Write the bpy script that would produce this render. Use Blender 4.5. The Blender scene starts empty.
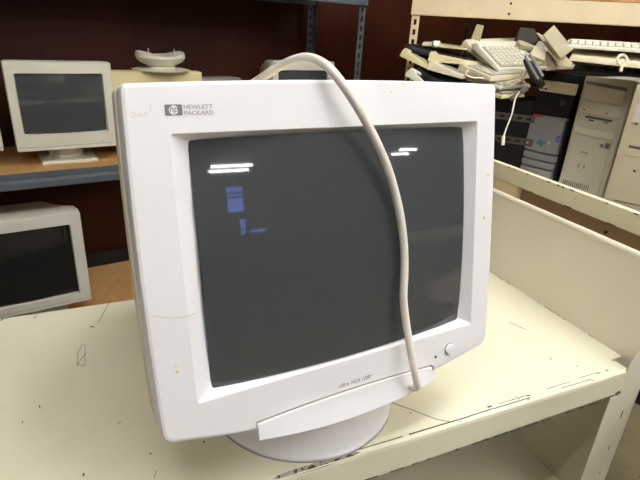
import bpy, math, random
from mathutils import Vector, Matrix
random.seed(7)
C = bpy.context.scene.collection
V = Vector
PI = math.pi
def rad(a): return math.radians(a)

# ------------------------------------------------------------------ camera
F = 498.13
CY, CP, CR = -0.4327, 0.4056, 0.0634
CAM = V((-0.8016, -0.4131, 0.5005))
CROT = Matrix.Rotation(CY, 3, 'Z') @ Matrix.Rotation(PI/2-CP, 3, 'X') @ Matrix.Rotation(CR, 3, 'Z')
cd = bpy.data.cameras.new('camera'); cam = bpy.data.objects.new('camera', cd); C.objects.link(cam)
cam.matrix_world = Matrix.Translation(CAM) @ CROT.to_4x4()
cd.sensor_fit = 'HORIZONTAL'; cd.sensor_width = 36; cd.lens = F*36/640; cd.clip_start = .02; cd.clip_end = 60
bpy.context.scene.camera = cam

def ray(u, v): return CROT @ V(((u-320)/F, -(v-240)/F, -1.0))
def bp(u, v, n, d):                       # where the sight line meets a plane n.X = d
    r = ray(u, v); n = V(n); return CAM + r*((d-n.dot(CAM))/n.dot(r))
def at(u, v, Z): return CAM + ray(u, v)*Z

# ------------------------------------------------------------------ materials
def srgb(c):
    return tuple((x/12.92 if x <= .04045 else ((x+.055)/1.055)**2.4) for x in c)
def mat(name, col, rough=.5, metal=0, var=.05, scale=8, bump=0, bscale=60, spec=.5, specks=None, spk_scale=60, spk_thr=.72, coat=0):
    m = bpy.data.materials.new(name); m.use_nodes = True
    nt = m.node_tree; N = nt.nodes; L = nt.links; b = N['Principled BSDF']
    b.inputs['Roughness'].default_value = rough; b.inputs['Metallic'].default_value = metal
    b.inputs['Specular IOR Level'].default_value = spec; b.inputs['Coat Weight'].default_value = coat
    tc = N.new('ShaderNodeTexCoord')
    c = srgb(col)
    n = N.new('ShaderNodeTexNoise'); n.inputs['Scale'].default_value = scale; n.inputs['Detail'].default_value = 5
    L.new(tc.outputs['Object'], n.inputs['Vector'])
    r = N.new('ShaderNodeValToRGB')
    r.color_ramp.elements[0].position = .3; r.color_ramp.elements[1].position = .7
    r.color_ramp.elements[0].color = tuple(x*(1-var) for x in c)+(1,)
    r.color_ramp.elements[1].color = tuple(min(1, x*(1+var)) for x in c)+(1,)
    L.new(n.outputs['Fac'], r.inputs['Fac']); out = r.outputs['Color']
    if specks:
        n2 = N.new('ShaderNodeTexNoise'); n2.inputs['Scale'].default_value = spk_scale; n2.inputs['Detail'].default_value = 3
        L.new(tc.outputs['Object'], n2.inputs['Vector'])
        r2 = N.new('ShaderNodeValToRGB'); r2.color_ramp.elements[0].position = spk_thr; r2.color_ramp.elements[1].position = spk_thr+.02
        r2.color_ramp.elements[0].color = (0, 0, 0, 1); r2.color_ramp.elements[1].color = (1, 1, 1, 1)
        L.new(n2.outputs['Fac'], r2.inputs['Fac'])
        mx = N.new('ShaderNodeMixRGB'); L.new(r2.outputs['Color'], mx.inputs['Fac']); L.new(out, mx.inputs['Color1'])
        mx.inputs['Color2'].default_value = srgb(specks)+(1,); out = mx.outputs['Color']
    L.new(out, b.inputs['Base Color'])
    if bump:
        n3 = N.new('ShaderNodeTexNoise'); n3.inputs['Scale'].default_value = bscale; n3.inputs['Detail'].default_value = 3
        L.new(tc.outputs['Object'], n3.inputs['Vector'])
        bm = N.new('ShaderNodeBump'); bm.inputs['Strength'].default_value = bump; bm.inputs['Distance'].default_value = .002
        L.new(n3.outputs['Fac'], bm.inputs['Height']); L.new(bm.outputs['Normal'], b.inputs['Normal'])
    return m
def emit(name, col, s):
    m = bpy.data.materials.new(name); m.use_nodes = True; nt = m.node_tree; nt.nodes.clear()
    e = nt.nodes.new('ShaderNodeEmission'); o = nt.nodes.new('ShaderNodeOutputMaterial')
    e.inputs['Color'].default_value = srgb(col)+(1,); e.inputs['Strength'].default_value = s
    nt.links.new(e.outputs[0], o.inputs[0]); return m

MT = dict(
 table = mat('table_paint', (.94, .92, .81), .38, var=.045, scale=5, specks=(.45, .40, .30), spk_scale=75, spk_thr=.775),
 panel = mat('panel_paint', (.90, .875, .79), .42, var=.03, scale=4, specks=(.5, .42, .32), spk_scale=60, spk_thr=.79),
 chip = mat('bare_metal_chip', (.36, .32, .26), .6, var=.2, scale=90),
 shell = mat('white_shell', (.935, .925, .92), .42, var=.012, scale=9, bump=.06, bscale=500, specks=(.92, .89, .78), spk_scale=38, spk_thr=.765),
 shell_side = mat('yellowed_shell', (.93, .89, .80), .5, var=.03, scale=9),
 glass = mat('crt_glass', (.27, .285, .285), .035, var=.02, spec=.6),
 glassd = mat('crt_dark_glass', (.11, .11, .11), .05, var=.02, spec=.5),
 dark = mat('dark_gap', (.05, .05, .05), .6),
 cable = mat('cable_grey', (.89, .86, .81), .45, var=.03, scale=30),
 logo = mat('logo_grey', (.50, .48, .48), .5), ink = mat('ink_grey', (.62, .59, .59), .6),
 pencil = mat('pencil_mark', (.86, .83, .80), .7),
 stain = mat('yellow_stain', (.86, .82, .45), .6),
 wood = mat('wall_wood', (.27, .12, .042), .5, spec=.2, var=.25, scale=2.5, bump=.05, bscale=30),
 seam = mat('wall_seam', (.09, .045, .03), .7),
 floor = mat('floor_speckle', (.54, .49, .37), .7, var=.12, scale=9, specks=(.30, .27, .22), spk_scale=28, spk_thr=.66),
 ceil = mat('ceiling_paint', (.85, .84, .80), .9), wallp = mat('side_wall_paint', (.44, .42, .39), .9),
 blue = mat('blue_grey_steel', (.36, .39, .41), .45, metal=.15, var=.08, scale=12),
 board = mat('particle_board', (.82, .64, .40), .7, var=.10, scale=25, bump=.1, bscale=120),
 ply = mat('orange_board', (.82, .60, .36), .6, var=.08, scale=18),
 ivory = mat('ivory_steel', (.92, .84, .68), .45, var=.04, scale=10),
 ivory_chip = mat('ivory_steel_chipped', (.90, .87, .74), .42, var=.04, scale=10, specks=(.40, .30, .22), spk_scale=50, spk_thr=.74),
 recess = mat('shaded_ivory_steel', (.66, .56, .45), .5, var=.08, scale=8),  # ivory steel browned, the shade of the recess put into its colour
 b1 = mat('aged_plastic', (.86, .84, .76), .5, var=.02), b2 = mat('grey_beige_plastic', (.85, .835, .77), .5, var=.02),
 yel = mat('yellowed_plastic', (.86, .81, .61), .5, var=.03), cream = mat('cream_plastic', (.88, .84, .70), .5, var=.03),
 white = mat('pale_plastic', (.92, .90, .81), .5, var=.02), tan = mat('tan_card', (.74, .70, .58), .7, var=.04),
 key = mat('key_plastic', (.91, .89, .80), .5, var=.02), keyg = mat('grey_key_plastic', (.66, .64, .58), .5),
 black = mat('black_plastic', (.07, .07, .08), .4), black2 = mat('black_case', (.035, .035, .04), .6),
 silver = mat('silver_plastic', (.68, .68, .69), .32, metal=.25, var=.03), silv2 = mat('silver_strip', (.60, .63, .64), .35, metal=.4),
 red = mat('red_badge', (.80, .20, .18), .4), teal = mat('teal_emblem', (.25, .58, .56), .4), violet = mat('violet_sticker', (.45, .42, .75), .4),
 bay = mat('drive_bay_line', (.42, .40, .35), .6), browng = mat('brown_grey_plastic', (.27, .24, .20), .5),
 grey = mat('grey_plastic', (.62, .61, .58), .5), dullg = mat('dull_grey', (.55, .54, .50), .6),
 card = mat('aged_card', (.66, .61, .47), .7),
 btn = mat('button_plastic', (.93, .92, .91), .35),
)
MT['tube'] = emit('fluorescent_tube', (.985, .985, 1.0), 24)
MT['sky'] = emit('window_daylight', (.50, .60, 1.0), 2.6)

# ------------------------------------------------------------------ mesh helpers
class MB:
    def __init__(s): s.v = []; s.f = []
    def add(s, vs, fs):
        o = len(s.v); s.v += [tuple(x) for x in vs]; s.f += [tuple(i+o for i in f) for f in fs]; return s
    def box(s, a, b, M=None):
        (x0, y0, z0), (x1, y1, z1) = a, b
        x0, x1 = min(x0, x1), max(x0, x1); y0, y1 = min(y0, y1), max(y0, y1); z0, z1 = min(z0, z1), max(z0, z1)
        vs = [V(p) for p in ((x0,y0,z0),(x1,y0,z0),(x1,y1,z0),(x0,y1,z0),(x0,y0,z1),(x1,y0,z1),(x1,y1,z1),(x0,y1,z1))]
        if M: vs = [M @ p for p in vs]
        return s.add(vs, [(0,3,2,1),(4,5,6,7),(0,1,5,4),(1,2,6,5),(2,3,7,6),(3,0,4,7)])
    def loops(s, L, cap0=True, cap1=True):
        n = len(L[0]); vs = [p for l in L for p in l]; fs = []
        for k in range(len(L)-1):
            for i in range(n):
                j = (i+1) % n; fs.append((k*n+i, k*n+j, (k+1)*n+j, (k+1)*n+i))
        if cap0: fs.append(tuple(range(n))[::-1])
        if cap1: fs.append(tuple((len(L)-1)*n+i for i in range(n)))
        return s.add(vs, fs)
    def prism(s, poly, d0, d1, fn):        # 2-D outline given depth d0..d1, fn(a, b, d) -> point
        return s.loops([[fn(a, b, d0) for a, b in poly], [fn(a, b, d1) for a, b in poly]])
    def tube(s, pts, r, n=10, caps=True):
        pts = [V(p) for p in pts]; rings = []; up = None
        for i, p in enumerate(pts):
            t = (pts[min(i+1, len(pts)-1)]-pts[max(i-1, 0)]).normalized()
            if up is None:
                up = t.orthogonal().normalized()
            up = (up - t*up.dot(t)).normalized(); w = t.cross(up)
            rr = r(i/(len(pts)-1)) if callable(r) else r
            rings.append([p+(up*math.cos(2*PI*k/n)+w*math.sin(2*PI*k/n))*rr for k in range(n)])
        return s.loops(rings, caps, caps)
    def lathe(s, prof, n=48, c=(0, 0, 0)):
        c = V(c); return s.loops([[c+V((r*math.cos(2*PI*k/n), r*math.sin(2*PI*k/n), z)) for k in range(n)] for r, z in prof])
    def build(s, name, m, parent=None, smooth=False, bev=0, M=None, seg=2, ang=35):
        me = bpy.data.meshes.new(name); vs = [M @ V(p) for p in s.v] if M else s.v
        me.from_pydata([tuple(p) for p in vs], [], s.f); me.materials.append(m)
        import bmesh
        b = bmesh.new(); b.from_mesh(me); bmesh.ops.recalc_face_normals(b, faces=b.faces); b.to_mesh(me); b.free()
        o = bpy.data.objects.new(name, me); C.objects.link(o)
        if parent: o.parent = parent
        if smooth:
            for p in me.polygons: p.use_smooth = True
            me.set_sharp_from_angle(angle=rad(ang))
        if bev:
            md = o.modifiers.new('bevel', 'BEVEL'); md.width = bev; md.segments = seg; md.limit_method = 'ANGLE'; md.angle_limit = rad(40)
            md.harden_normals = False
        return o
def smooth_path(pts, n=8):
    P = [V(p) for p in pts]; out = []
    for i in range(len(P)-1):
        p0 = P[max(i-1, 0)]; p1 = P[i]; p2 = P[i+1]; p3 = P[min(i+2, len(P)-1)]
        for k in range(n):
            t = k/n
            out.append(.5*((2*p1)+(p2-p0)*t+(2*p0-5*p1+4*p2-p3)*t*t+(3*p1-p0-3*p2+p3)*t**3))
    out.append(P[-1]); return out
def empty(name, loc=(0, 0, 0), rz=0, M=None):
    o = bpy.data.objects.new(name, None); C.objects.link(o); o.empty_display_size = .05
    if M is not None: o.matrix_world = M
    else: o.location = loc; o.rotation_euler = (0, 0, rz)
    return o
def tag(o, label=None, cat=None, group=None, kind=None):
    if label: o['label'] = label
    if cat: o['category'] = cat
    if group: o['group'] = group
    if kind: o['kind'] = kind
    return o
def text_mesh(name, body, size, m, parent, M, shear=0, extr=.0002, sx=1.0):
    cu = bpy.data.curves.new(name, 'FONT'); cu.body = body; cu.size = size; cu.shear = shear; cu.extrude = extr; cu.resolution_u = 3
    cu.offset = 0
    t = bpy.data.objects.new('tmp', cu); C.objects.link(t); dg = bpy.context.evaluated_depsgraph_get()
    me = bpy.data.meshes.new_from_object(t.evaluated_get(dg)); bpy.data.objects.remove(t)
    me.transform(M @ Matrix.Diagonal((sx, 1, 1, 1))); me.name = name; me.materials.clear(); me.materials.append(m)
    o = bpy.data.objects.new(name, me); C.objects.link(o); o.parent = parent; return o
def axes(o, x, y, z):
    return Matrix(((x[0], y[0], z[0], o[0]), (x[1], y[1], z[1], o[1]), (x[2], y[2], z[2], o[2]), (0, 0, 0, 1)))

# ------------------------------------------------------------------ room
AZ = rad(9.8); BD = V((math.cos(AZ), math.sin(AZ), 0)); BN = V((-math.sin(AZ), math.cos(AZ), 0)); BA = V((-1.135, 1.594, 0))
XL, XR, YF, FZ, CZ = -2.6, 7.0, -6.3, -.85, 1.85
def wallpt(x):     # back wall line
    p = BA+BN*.52; t = (x-p.x)/BD.x; return p+BD*t
a, b = wallpt(XL), wallpt(XR)
tag(MB().add([(XL-.2,YF-.2,FZ),(XR+.2,YF-.2,FZ),(XR+.2,b.y+.3,FZ),(XL-.2,a.y+.3,FZ),(XL-.2,YF-.2,FZ-.05),(XR+.2,YF-.2,FZ-.05),(XR+.2,b.y+.3,FZ-.05),(XL-.2,a.y+.3,FZ-.05)],
   [(0,1,2,3),(7,6,5,4),(0,4,5,1),(1,5,6,2),(2,6,7,3),(3,7,4,0)]).build('floor', MT['floor']), kind='structure')
tag(MB().add([(XL-.2,YF-.2,CZ),(XR+.2,YF-.2,CZ),(XR+.2,b.y+.3,CZ),(XL-.2,a.y+.3,CZ),(XL-.2,YF-.2,CZ+.05),(XR+.2,YF-.2,CZ+.05),(XR+.2,b.y+.3,CZ+.05),(XL-.2,a.y+.3,CZ+.05)],
   [(0,1,2,3),(7,6,5,4),(0,4,5,1),(1,5,6,2),(2,6,7,3),(3,7,4,0)]).build('ceiling', MT['ceil']), kind='structure')
MW = axes(BA+BN*.52, BD, BN, V((0, 0, 1)))
wl = MB().box((-1.8, 0, FZ), (8.6, .06, CZ)).build('wall_back', MT['wood'], M=MW); tag(wl, kind='structure')
sm = MB()
for t in (-.98, -.17-.4, .225, .62+.02, 1.42, 2.22, 3.02): pass
for t in (-1.0, .235, .64, 1.85, 3.05): sm.box((t-.0025, -.0012, FZ), (t+.0025, .001, CZ))
sm.build('panel_seam', MT['seam'], wl, M=MW)
tag(MB().box((XL-.06, YF, FZ), (XL, a.y, CZ)).build('wall_left', MT['wallp']), kind='structure')
tag(MB().box((XR, YF, FZ), (XR+.06, b.y, CZ)).build('wall_right', MT['wallp']), kind='structure')
tag(MB().box((XL, YF-.06, FZ), (XR, YF, CZ)).build('wall_front', MT['wallp']), kind='structure')
def window(n, x0, x1, z0, z1, bars):
    fr = MB(); w = .03
    fr.box((x0-w, YF, z0-w), (x1+w, YF+.03, z0)).box((x0-w, YF, z1), (x1+w, YF+.03, z1+w)).box((x0-w, YF, z0), (x0, YF+.03, z1)).box((x1, YF, z0), (x1+w, YF+.03, z1))
    for q in bars: fr.box((x0, YF, q-.02), (x1, YF+.03, q+.02))
    o = fr.build('window_%d' % n, MT['dark']); tag(o, kind='structure')
    MB().box((x0, YF+.002, z0), (x1, YF+.012, z1)).build('window_pane', MT['sky'], o)
window(1, .50, .88, 1.08, 1.66, (1.42, 1.52))
window(2, .74, .88, .56, .90, (.66,))
window(3, .96, 1.36, .56, .62, ())

# fluorescent fittings: housing, lens and two tubes each
lights = [(.43, -5.15), (4.9, -4.5), (-1.3, -3.0), (1.5, -2.6), (-.75, -.35), (.55, -1.15), (.3, .1), (2.1, -1.4)]
def fitting(i, x, y):
    r = empty('ceiling_light', (x, y, CZ))
    tag(r, 'fluorescent ceiling fitting with two tubes, mirrored in the large monitor glass' if i < 2 else 'fluorescent ceiling fitting with two bare tubes above the benches', 'ceiling light', 'fluorescent fittings overhead')
    hl_ = .40 if i < 2 else .57
    MB().box((-hl_-.03, -.24, -.04), (hl_+.03, .24, 0)).build('housing', MT['ceil'], r, bev=.004)
    for s in (-.17, .17):
        MB().tube([(-hl_, s, -.06), (hl_, s, -.06)], .019, 12).build('tube', MT['tube'], r, smooth=True)
        for xa in (-hl_-.03, hl_): MB().box((xa, s-.02, -.085), (xa+.03, s+.02, -.04)).build('socket', MT['ceil'], r)
for i, (x, y) in enumerate(lights): fitting(i, x, y)

# ------------------------------------------------------------------ bench
bench = empty('metal_workbench', (-.8, .235, FZ))
tag(bench, 'cream painted steel workbench with chipped edges under the large white monitor', 'workbench')
bo = -bench.location
BM_ = Matrix.Translation(bo)
X0 = -1.75; D = .478
# top: thin folded sheet with rounded front edge
prof = [(-.004, -.0545), (-.0055, -.0525), (-.0055, -.008), (-.0045, -.003), (-.002, -.0006), (.001, 0), (D, 0), (D, -.03), (D-.002, -.03), (D-.002, -.002), (.002, -.002), (-.003, -.006), (-.0035, -.0545)]
tp = MB()
tp.loops([[V((x, y, z if z > -.05 or y > .1 else z*q_)) for y, z in prof] for x, q_ in ((X0, 1), (-.5, 1), (-.031, .86))])
tp.box((-.0315, .027, -.03), (-.0008, D, -.0002))
tp.box((-.0315, .004, -.05), (-.016, .0275, -.006))
tp.build('tabletop', MT['table'], bench, M=BM_, bev=.0015)
# side panel with a rolled lip
sp = MB().box((-.0015, .004, -.84), (.0, D, .180)); sp.build('side_panel', MT['panel'], bench, M=BM_)
lp = MB().tube([(.0035, .0, .180), (.0035, D, .180)], .0065, 14).build('rolled_lip', MT['panel'], bench, smooth=True, M=BM_)
cp = MB().prism([(-.050, FZ), (-.050, -.054), (-.0300, -.046), (-.0300, .010), (-.003, .070), (-.003, .186), (.026, .186), (.026, FZ)], -.0045, -.003, lambda a, b, d: V((a, d, b))).box((.0245, -.0031, FZ), (.026, .03, .186))
cp.build('corner_post', MT['panel'], bench, M=BM_, bev=.0012)
for ya, yb_ in ((-.002, .03), (D-.03, D)): MB().box((X0, ya, FZ), (X0+.03, yb_, -.0525)).build('leg', MT['panel'], bench, M=BM_)
ls = MB().box((X0, .012, -.352), (-.0016, D, -.336)); ls.build('lower_shelf', MT['panel'], bench, M=BM_, bev=.001)
MB().box((X0, D-.002, -.336), (-.0016, D, -.03)).build('back_panel', MT['panel'], bench, M=BM_)
# worn paint and scratches
def zt(u, v, z=.0004): return bp(u, v, (0, 0, 1), z)
def stroke(mb, pts, w, z=.0003, h=.0004):
    P = [V((p[0], p[1], z)) for p in pts]
    for p, q in zip(P, P[1:]):
        d = (q-p).normalized(); s = V((-d.y, d.x, 0))*w/2; u = V((0, 0, h))
        mb.loops([[p-s-u, p+s-u, p+s, p-s], [q-s-u, q+s-u, q+s, q-s]])
sc = MB()
random.seed(3)
x = -.46
while x < -.11:                       # crack in the paint along the front fold, thinner to the right
    l = random.uniform(.03, .08); t_ = (x+.46)/.35
    if random.random() < 1.1-.5*t_: stroke(sc, [(x, .0006), (x+l, .0006+random.uniform(-.0006, .0006))], .0020-.0012*t_)
    x += l-.001+random.random()*.012*t_
for x0, x1, yy, w_ in ((-.56, -.47, .0006, .0012), (-.60, -.55, .001, .001), (-.13, -.085, .009, .0008), (-.2, -.15, .007, .0008), (-.30, -.24, .006, .0007), (-.245, -.238, .005, .002), (-.32, -.312, .006, .003)):
    stroke(sc, [(x0, yy), ((x0+x1)/2, yy+.0004), (x1, yy)], w_, z=.0003 if yy > -.002 else -.0002, h=.0008)
for k in range(12):
    xx = random.uniform(-.55, -.05); yy = random.choice((-.003, .006, .009))+random.uniform(-.002, .002)
    stroke(sc, [(xx, yy), (xx+random.uniform(.002, .005), yy+random.uniform(-.001, .001))], random.uniform(.0008, .0014))
for k in range(12):
    yy = random.uniform(.03, .46); stroke(sc, [(-.0025, yy), (-.0022, yy+random.uniform(.002, .014))], random.uniform(.0006, .0011))
for pl, w in (([(388, 401), (418, 412), (436, 419), (452, 422)], .0011), ([(110, 301), (98, 323)], .0008), ([(90, 326), (94, 327)], .002),
           ([(83, 343), (78, 352), (77, 365), (85, 365), (85, 344)], .0006), ([(77, 365), (86, 352)], .0006),
           ([(509, 322), (527, 330)], .0008), ([(0, 321), (3, 319)], .002), ([(40, 408), (39, 405)], .0012), ([(83, 476), (84, 473)], .002), ([(22, 423), (23, 421)], .0012),
           ([(150, 453), (151, 454)], .0018), ([(203, 441), (205, 442)], .0018), ([(410, 412), (411, 413)], .0022), ([(550, 358), (552, 359.5)], .0016), ([(576, 366), (578, 366)], .0014),
           ([(34, 318), (36, 316)], .0015), ([(121, 421), (118, 424)], .0006), ([(156, 470), (154, 478)], .0006)):
    stroke(sc, [zt(*p) for p in pl], w)
tag(sc.build('worn_paint', MT['chip'], bench, M=BM_), kind='stuff')
fc = MB()
x = -.62
while x < -.06:                       # chips along the lower edge of the fascia
    l = random.uniform(.004, .03)
    if random.random() < .75: fc.box((x, -.0061, -.053), (x+l, -.004, -.053+random.uniform(.0008, .0022)))
    x += l+random.uniform(.002, .02)
for k in range(10):
    zz = random.uniform(-.3, -.08); fc.box((-.0012, -.0052, zz), (.0004, -.0044, zz+random.uniform(.003, .012)))
tag(fc.build('edge_chips', MT['chip'], bench, M=BM_), kind='stuff')
MB().tube([(-.042, -.0058, -.0445), (-.034, -.0062, -.0425)], .0028, 10).build('bolt_or_hole', MT['chip'], bench, smooth=True, M=BM_)

bp_ = MB(); up_ = []; lo_ = []
for k in range(15):                    # bare patch rubbed through on the rounded fold
    x = -.655+.12*k/14; e_ = math.sin(PI*k/14)**.5
    up_.append((x, .0008-.0035*(1-e_)+random.uniform(-.0004, .0004))); lo_.append((x, -.0052+.0025*(1-e_)))
def fz(y): return .0005 if y > -.0005 else (.0002-(-y-.0005)*.5 if y > -.003 else -.0010-(-y-.003)*1.6)
rows_ = []
for f_ in (0, .25, .5, .75, 1): rows_.append([V((u[0], u[1]+(l[1]-u[1])*f_, fz(u[1]+(l[1]-u[1])*f_))) for u, l in zip(up_, lo_)])
bp_.add([p for q in rows_ for p in q], [(a*15+b, a*15+b+1, (a+1)*15+b+1, (a+1)*15+b) for a in range(4) for b in range(14)])
bp_.build('bare_patch', mat('rubbed_metal', (.62, .57, .50), .5, var=.25, scale=60, specks=(.2, .17, .14), spk_scale=140, spk_thr=.55), bench, M=BM_)

# ------------------------------------------------------------------ neighbouring cart, its rail behind the side panel
cart = empty('storage_rack', (.4, .3, FZ))
tag(cart, 'chipped ivory steel rack whose top rail runs behind the workbench side panel', 'rack')
CM = Matrix.Translation(-cart.location)
MB().box((.040, -.45, .198), (.0415, .56, .2335)).box((.040, -.45, .232), (.056, .56, .2335)).box((.040, -.45, .198), (.060, .56, .1995)).build('top_rail', MT['ivory_chip'], cart, M=CM, bev=.001)
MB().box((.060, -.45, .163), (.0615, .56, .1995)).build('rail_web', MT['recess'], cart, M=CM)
MB().box((.042, .385, .150), (.059, .56, .197)).build('gusset', MT['ivory'], cart, M=CM, bev=.001)
MB().tube([(.0605, .165, .1735), (.058, .165, .1735)], .0032, 12).build('bolt_or_hole', MT['dark'], cart, M=CM)  # dark disc standing in for the hole in the web
for xa, ya, zt_ in ((.062, -.40, .198), (.062, .50, .198), (.56, -.40, -.03), (.56, .50, -.03)): MB().box((xa, ya, FZ), (xa+.036, ya+.036, zt_)).build('post', MT['ivory'], cart, M=CM)
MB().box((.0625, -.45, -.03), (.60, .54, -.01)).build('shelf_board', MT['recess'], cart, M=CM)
for p, q, w in ((0, 0, 0),):
    ch = MB()
    for k in range(16):
        yy = random.uniform(.0, .42); ch.box((.0396, yy, .2337-random.uniform(.001, .0035)), (.0402, yy+random.uniform(.003, .014), .2337))
    for k in range(5):
        yy = random.uniform(.0, .42); ch.box((.0396, yy, .198), (.0402, yy+random.uniform(.003, .02), .1995))
    tag(ch.build('edge_chips', MT['chip'], cart, M=CM), kind='stuff')

# ------------------------------------------------------------------ the large white monitor
MP = V((-.5631, .0291, .279)); MY = .0853; TL = .2021
RB = V((-math.sin(MY), math.cos(MY), 0))
base_c = V((MP.x, MP.y, 0))+RB*.1077
big = empty('crt_monitor', base_c, MY)
tag(big, 'large white CRT monitor with grey cable draped over its screen on the workbench', 'monitor')
MM = axes(V((0, -.1077, .279)), V((1, 0, 0)), V((0, math.sin(TL), math.cos(TL))), V((0, -math.cos(TL), math.sin(TL))))  # monitor frame in root frame
MWORLD = Matrix.Translation(base_c) @ Matrix.Rotation(MY, 4, 'Z') @ MM
MINV = MWORLD.inverted()
def mp(u, v, z=0):                     # picture point -> point of the monitor frame at height z over the face
    n = (MWORLD.to_3x3() @ V((0, 0, 1))); p0 = MWORLD @ V((0, 0, z)); return MINV @ bp(u, v, n, n.dot(p0))
def outline(a0, a1, top, bot, bulge, r, z, n=14, k=10, side=.003, rt=None, arch=0):
    """closed loop, counterclockwise from bottom-left; bottom edge sags by bulge, sides bow by side"""
    P = []
    cx = (a0+a1)/2; hw = (a1-a0)/2
    def yb(x): return bot-bulge*(1-((x-cx)/hw)**2)
    rb, r = r, (r if rt is None else rt)
    def yt(x): return top+arch*(1-((x-cx)/hw)**2)
    def xs(y, s): return (a1 if s > 0 else a0)+s*side*(1-((y-(top+bot)/2)/((top-bot)/2))**2)
    for i in range(k):                 # bottom-left corner
        t = PI+PI/2*i/(k-1); P.append((a0+rb+rb*math.cos(t), yb(a0+rb)+rb+rb*math.sin(t)))
    for i in range(1, n): x = a0+rb+(a1-a0-2*rb)*i/n; P.append((x, yb(x)))
    for i in range(k):
        t = 1.5*PI+PI/2*i/(k-1); P.append((a1-rb+rb*math.cos(t), yb(a1-rb)+rb+rb*math.sin(t)))
    for i in range(1, n): y = bot+rb+(top-bot-rb-r)*i/n; P.append((xs(y, 1), y))
    for i in range(k):
        t = PI/2*i/(k-1); P.append((a1-r+r*math.cos(t), yt(a1-r)-r+r*math.sin(t)))
    for i in range(1, n): x = a1-r-(a1-a0-2*r)*i/n; P.append((x, yt(x)))
    for i in range(k):
        t = PI/2+PI/2*i/(k-1); P.append((a0+r+r*math.cos(t), yt(a0+r)-r+r*math.sin(t)))
    for i in range(1, n): y = top-r-(top-bot-rb-r)*i/n; P.append((xs(y, -1), y))
    return [V((x, y, z)) for x, y in P]
A0, A1, TOP, BOT, BUL, ARCH = -.2160, .2178, .1718, -.167, .027, .0042
gx0, gx1, gy1, gy0 = -.1605, .1765, .1225, -.1295
L = [outline(gx0+.002, gx1-.002, gy1-.002, gy0+.002, 0, .003, -.024, side=0),
     outline(gx0, gx1, gy1, gy0, 0, .003, -.013, side=.0005),
     outline(-.179, .188, .129, -.134, 0, .003, -.0003, side=.0006),
     outline(-.1796, .1886, .1296, -.1346, 0, .0032, 0, side=.0006),
     outline(A0+.0036, A1-.0036, TOP-.0034, BOT+.0036, BUL, .013, 0, rt=.004, arch=ARCH),
     outline(A0+.0011, A1-.0011, TOP-.0011, BOT+.0011, BUL, .014, -.0009, rt=.005, arch=ARCH),
     outline(A0, A1, TOP, BOT, BUL, .015, -.0035, rt=.006, arch=ARCH),
     outline(A0-.0005, A1+.0005, TOP, BOT, BUL, .015, -.026, rt=.006, arch=ARCH)]
MB().loops(L, False, False).build('bezel', MT['shell'], big, smooth=True, M=MM, ang=14)
L = [outline(A0+.0015, A1-.0015, TOP-.0015, BOT+.0015, BUL, .015, -.024, rt=.007, arch=ARCH*.8),
     outline(A0+.0012, A1-.0012, TOP-.0012, BOT+.0012, BUL, .015, -.028, rt=.007, arch=ARCH*.8),
     outline(A0-.0015, A1+.0015, TOP+.0003, BOT, BUL, .015, -.0285, rt=.007, arch=ARCH*.8),
     outline(A0-.001, A1+.001, TOP-.001, BOT+.002, BUL, .016, -.052, rt=.007, arch=ARCH*.8),
     outline(A0+.012, A1-.012, TOP-.008, BOT+.02, .01, .03, -.10),
     outline(A0+.035, A1-.035, TOP-.03, BOT+.04, .0, .04, -.22),
     outline(A0+.075, A1-.075, TOP-.075, BOT+.07, .0, .04, -.34),
     outline(A0+.09, A1-.09, TOP-.09, BOT+.08, .0, .04, -.375),
     outline(A0+.11, A1-.11, TOP-.11, BOT+.10, .0, .03, -.38)]
hs = MB().loops(L, False, True).build('rear_housing', MT['shell_side'], big, smooth=True, M=MM)
vt = MB()
for k in range(14):
    z = -.12-.012*k
    vt.box((-.05, TOP-.012-(-z-.10)*.19, z), (.05, TOP-.008-(-z-.10)*.19, z-.004))
vt.build('vent_slots', MT['dark'], hs, M=MM)
# curved glass
g = MB(); n = 28; vs = []; fs = []
cx, cy = .0055, -.0015
for j in range(n+1):
    for i in range(n+1):
        x = gx0-.001+(gx1-gx0+.002)*i/n; y = gy0-.001+(gy1-gy0+.002)*j/n
        vs.append((x, y, .0030-((x-cx)**2+(y-cy)**2)/(2*1.35)))
for j in range(n):
    for i in range(n): fs.append((j*(n+1)+i, j*(n+1)+i+1, (j+1)*(n+1)+i+1, (j+1)*(n+1)+i))
g.add(vs, fs); gl = g.build('screen_glass', MT['glass'], big, smooth=True, M=MM)
for p in gl.data.polygons: pass
# control flap
fl = []
N = 16
def flap_loop(z, ins):
    P = []
    for i in range(N+1):
        s = -1+2*i/N; P.append(V((s*(.120-ins), -.1935+ins-.012*(1-s*s), z)))
    for i in range(N+1):
        s = 1-2*i/N; P.append(V((s*(.120-ins), -.1765-ins+.004*(1-s*s)+.0, min(z, .0045) if z > 0 else z)))
    return P
MB().loops([flap_loop(-.004, 0), flap_loop(.0075, 0), flap_loop(.0095, .0022)]).build('control_flap', MT['shell'], big, smooth=True, M=MM)
ed = MB(); P = [V((s*.1205, -.1757+.004*(1-s*s), .0006)) for s in [-1+2*i/20 for i in range(21)]]
ed.tube(P, .0009, 6); ed.build('flap_seam', MT['dullg'], big, M=MM)
MB().box((.1185, -.180, .0), (.1215, -.174, .0055)).build('flap_catch', MT['grey'], big, M=MM, bev=.0006)
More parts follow.
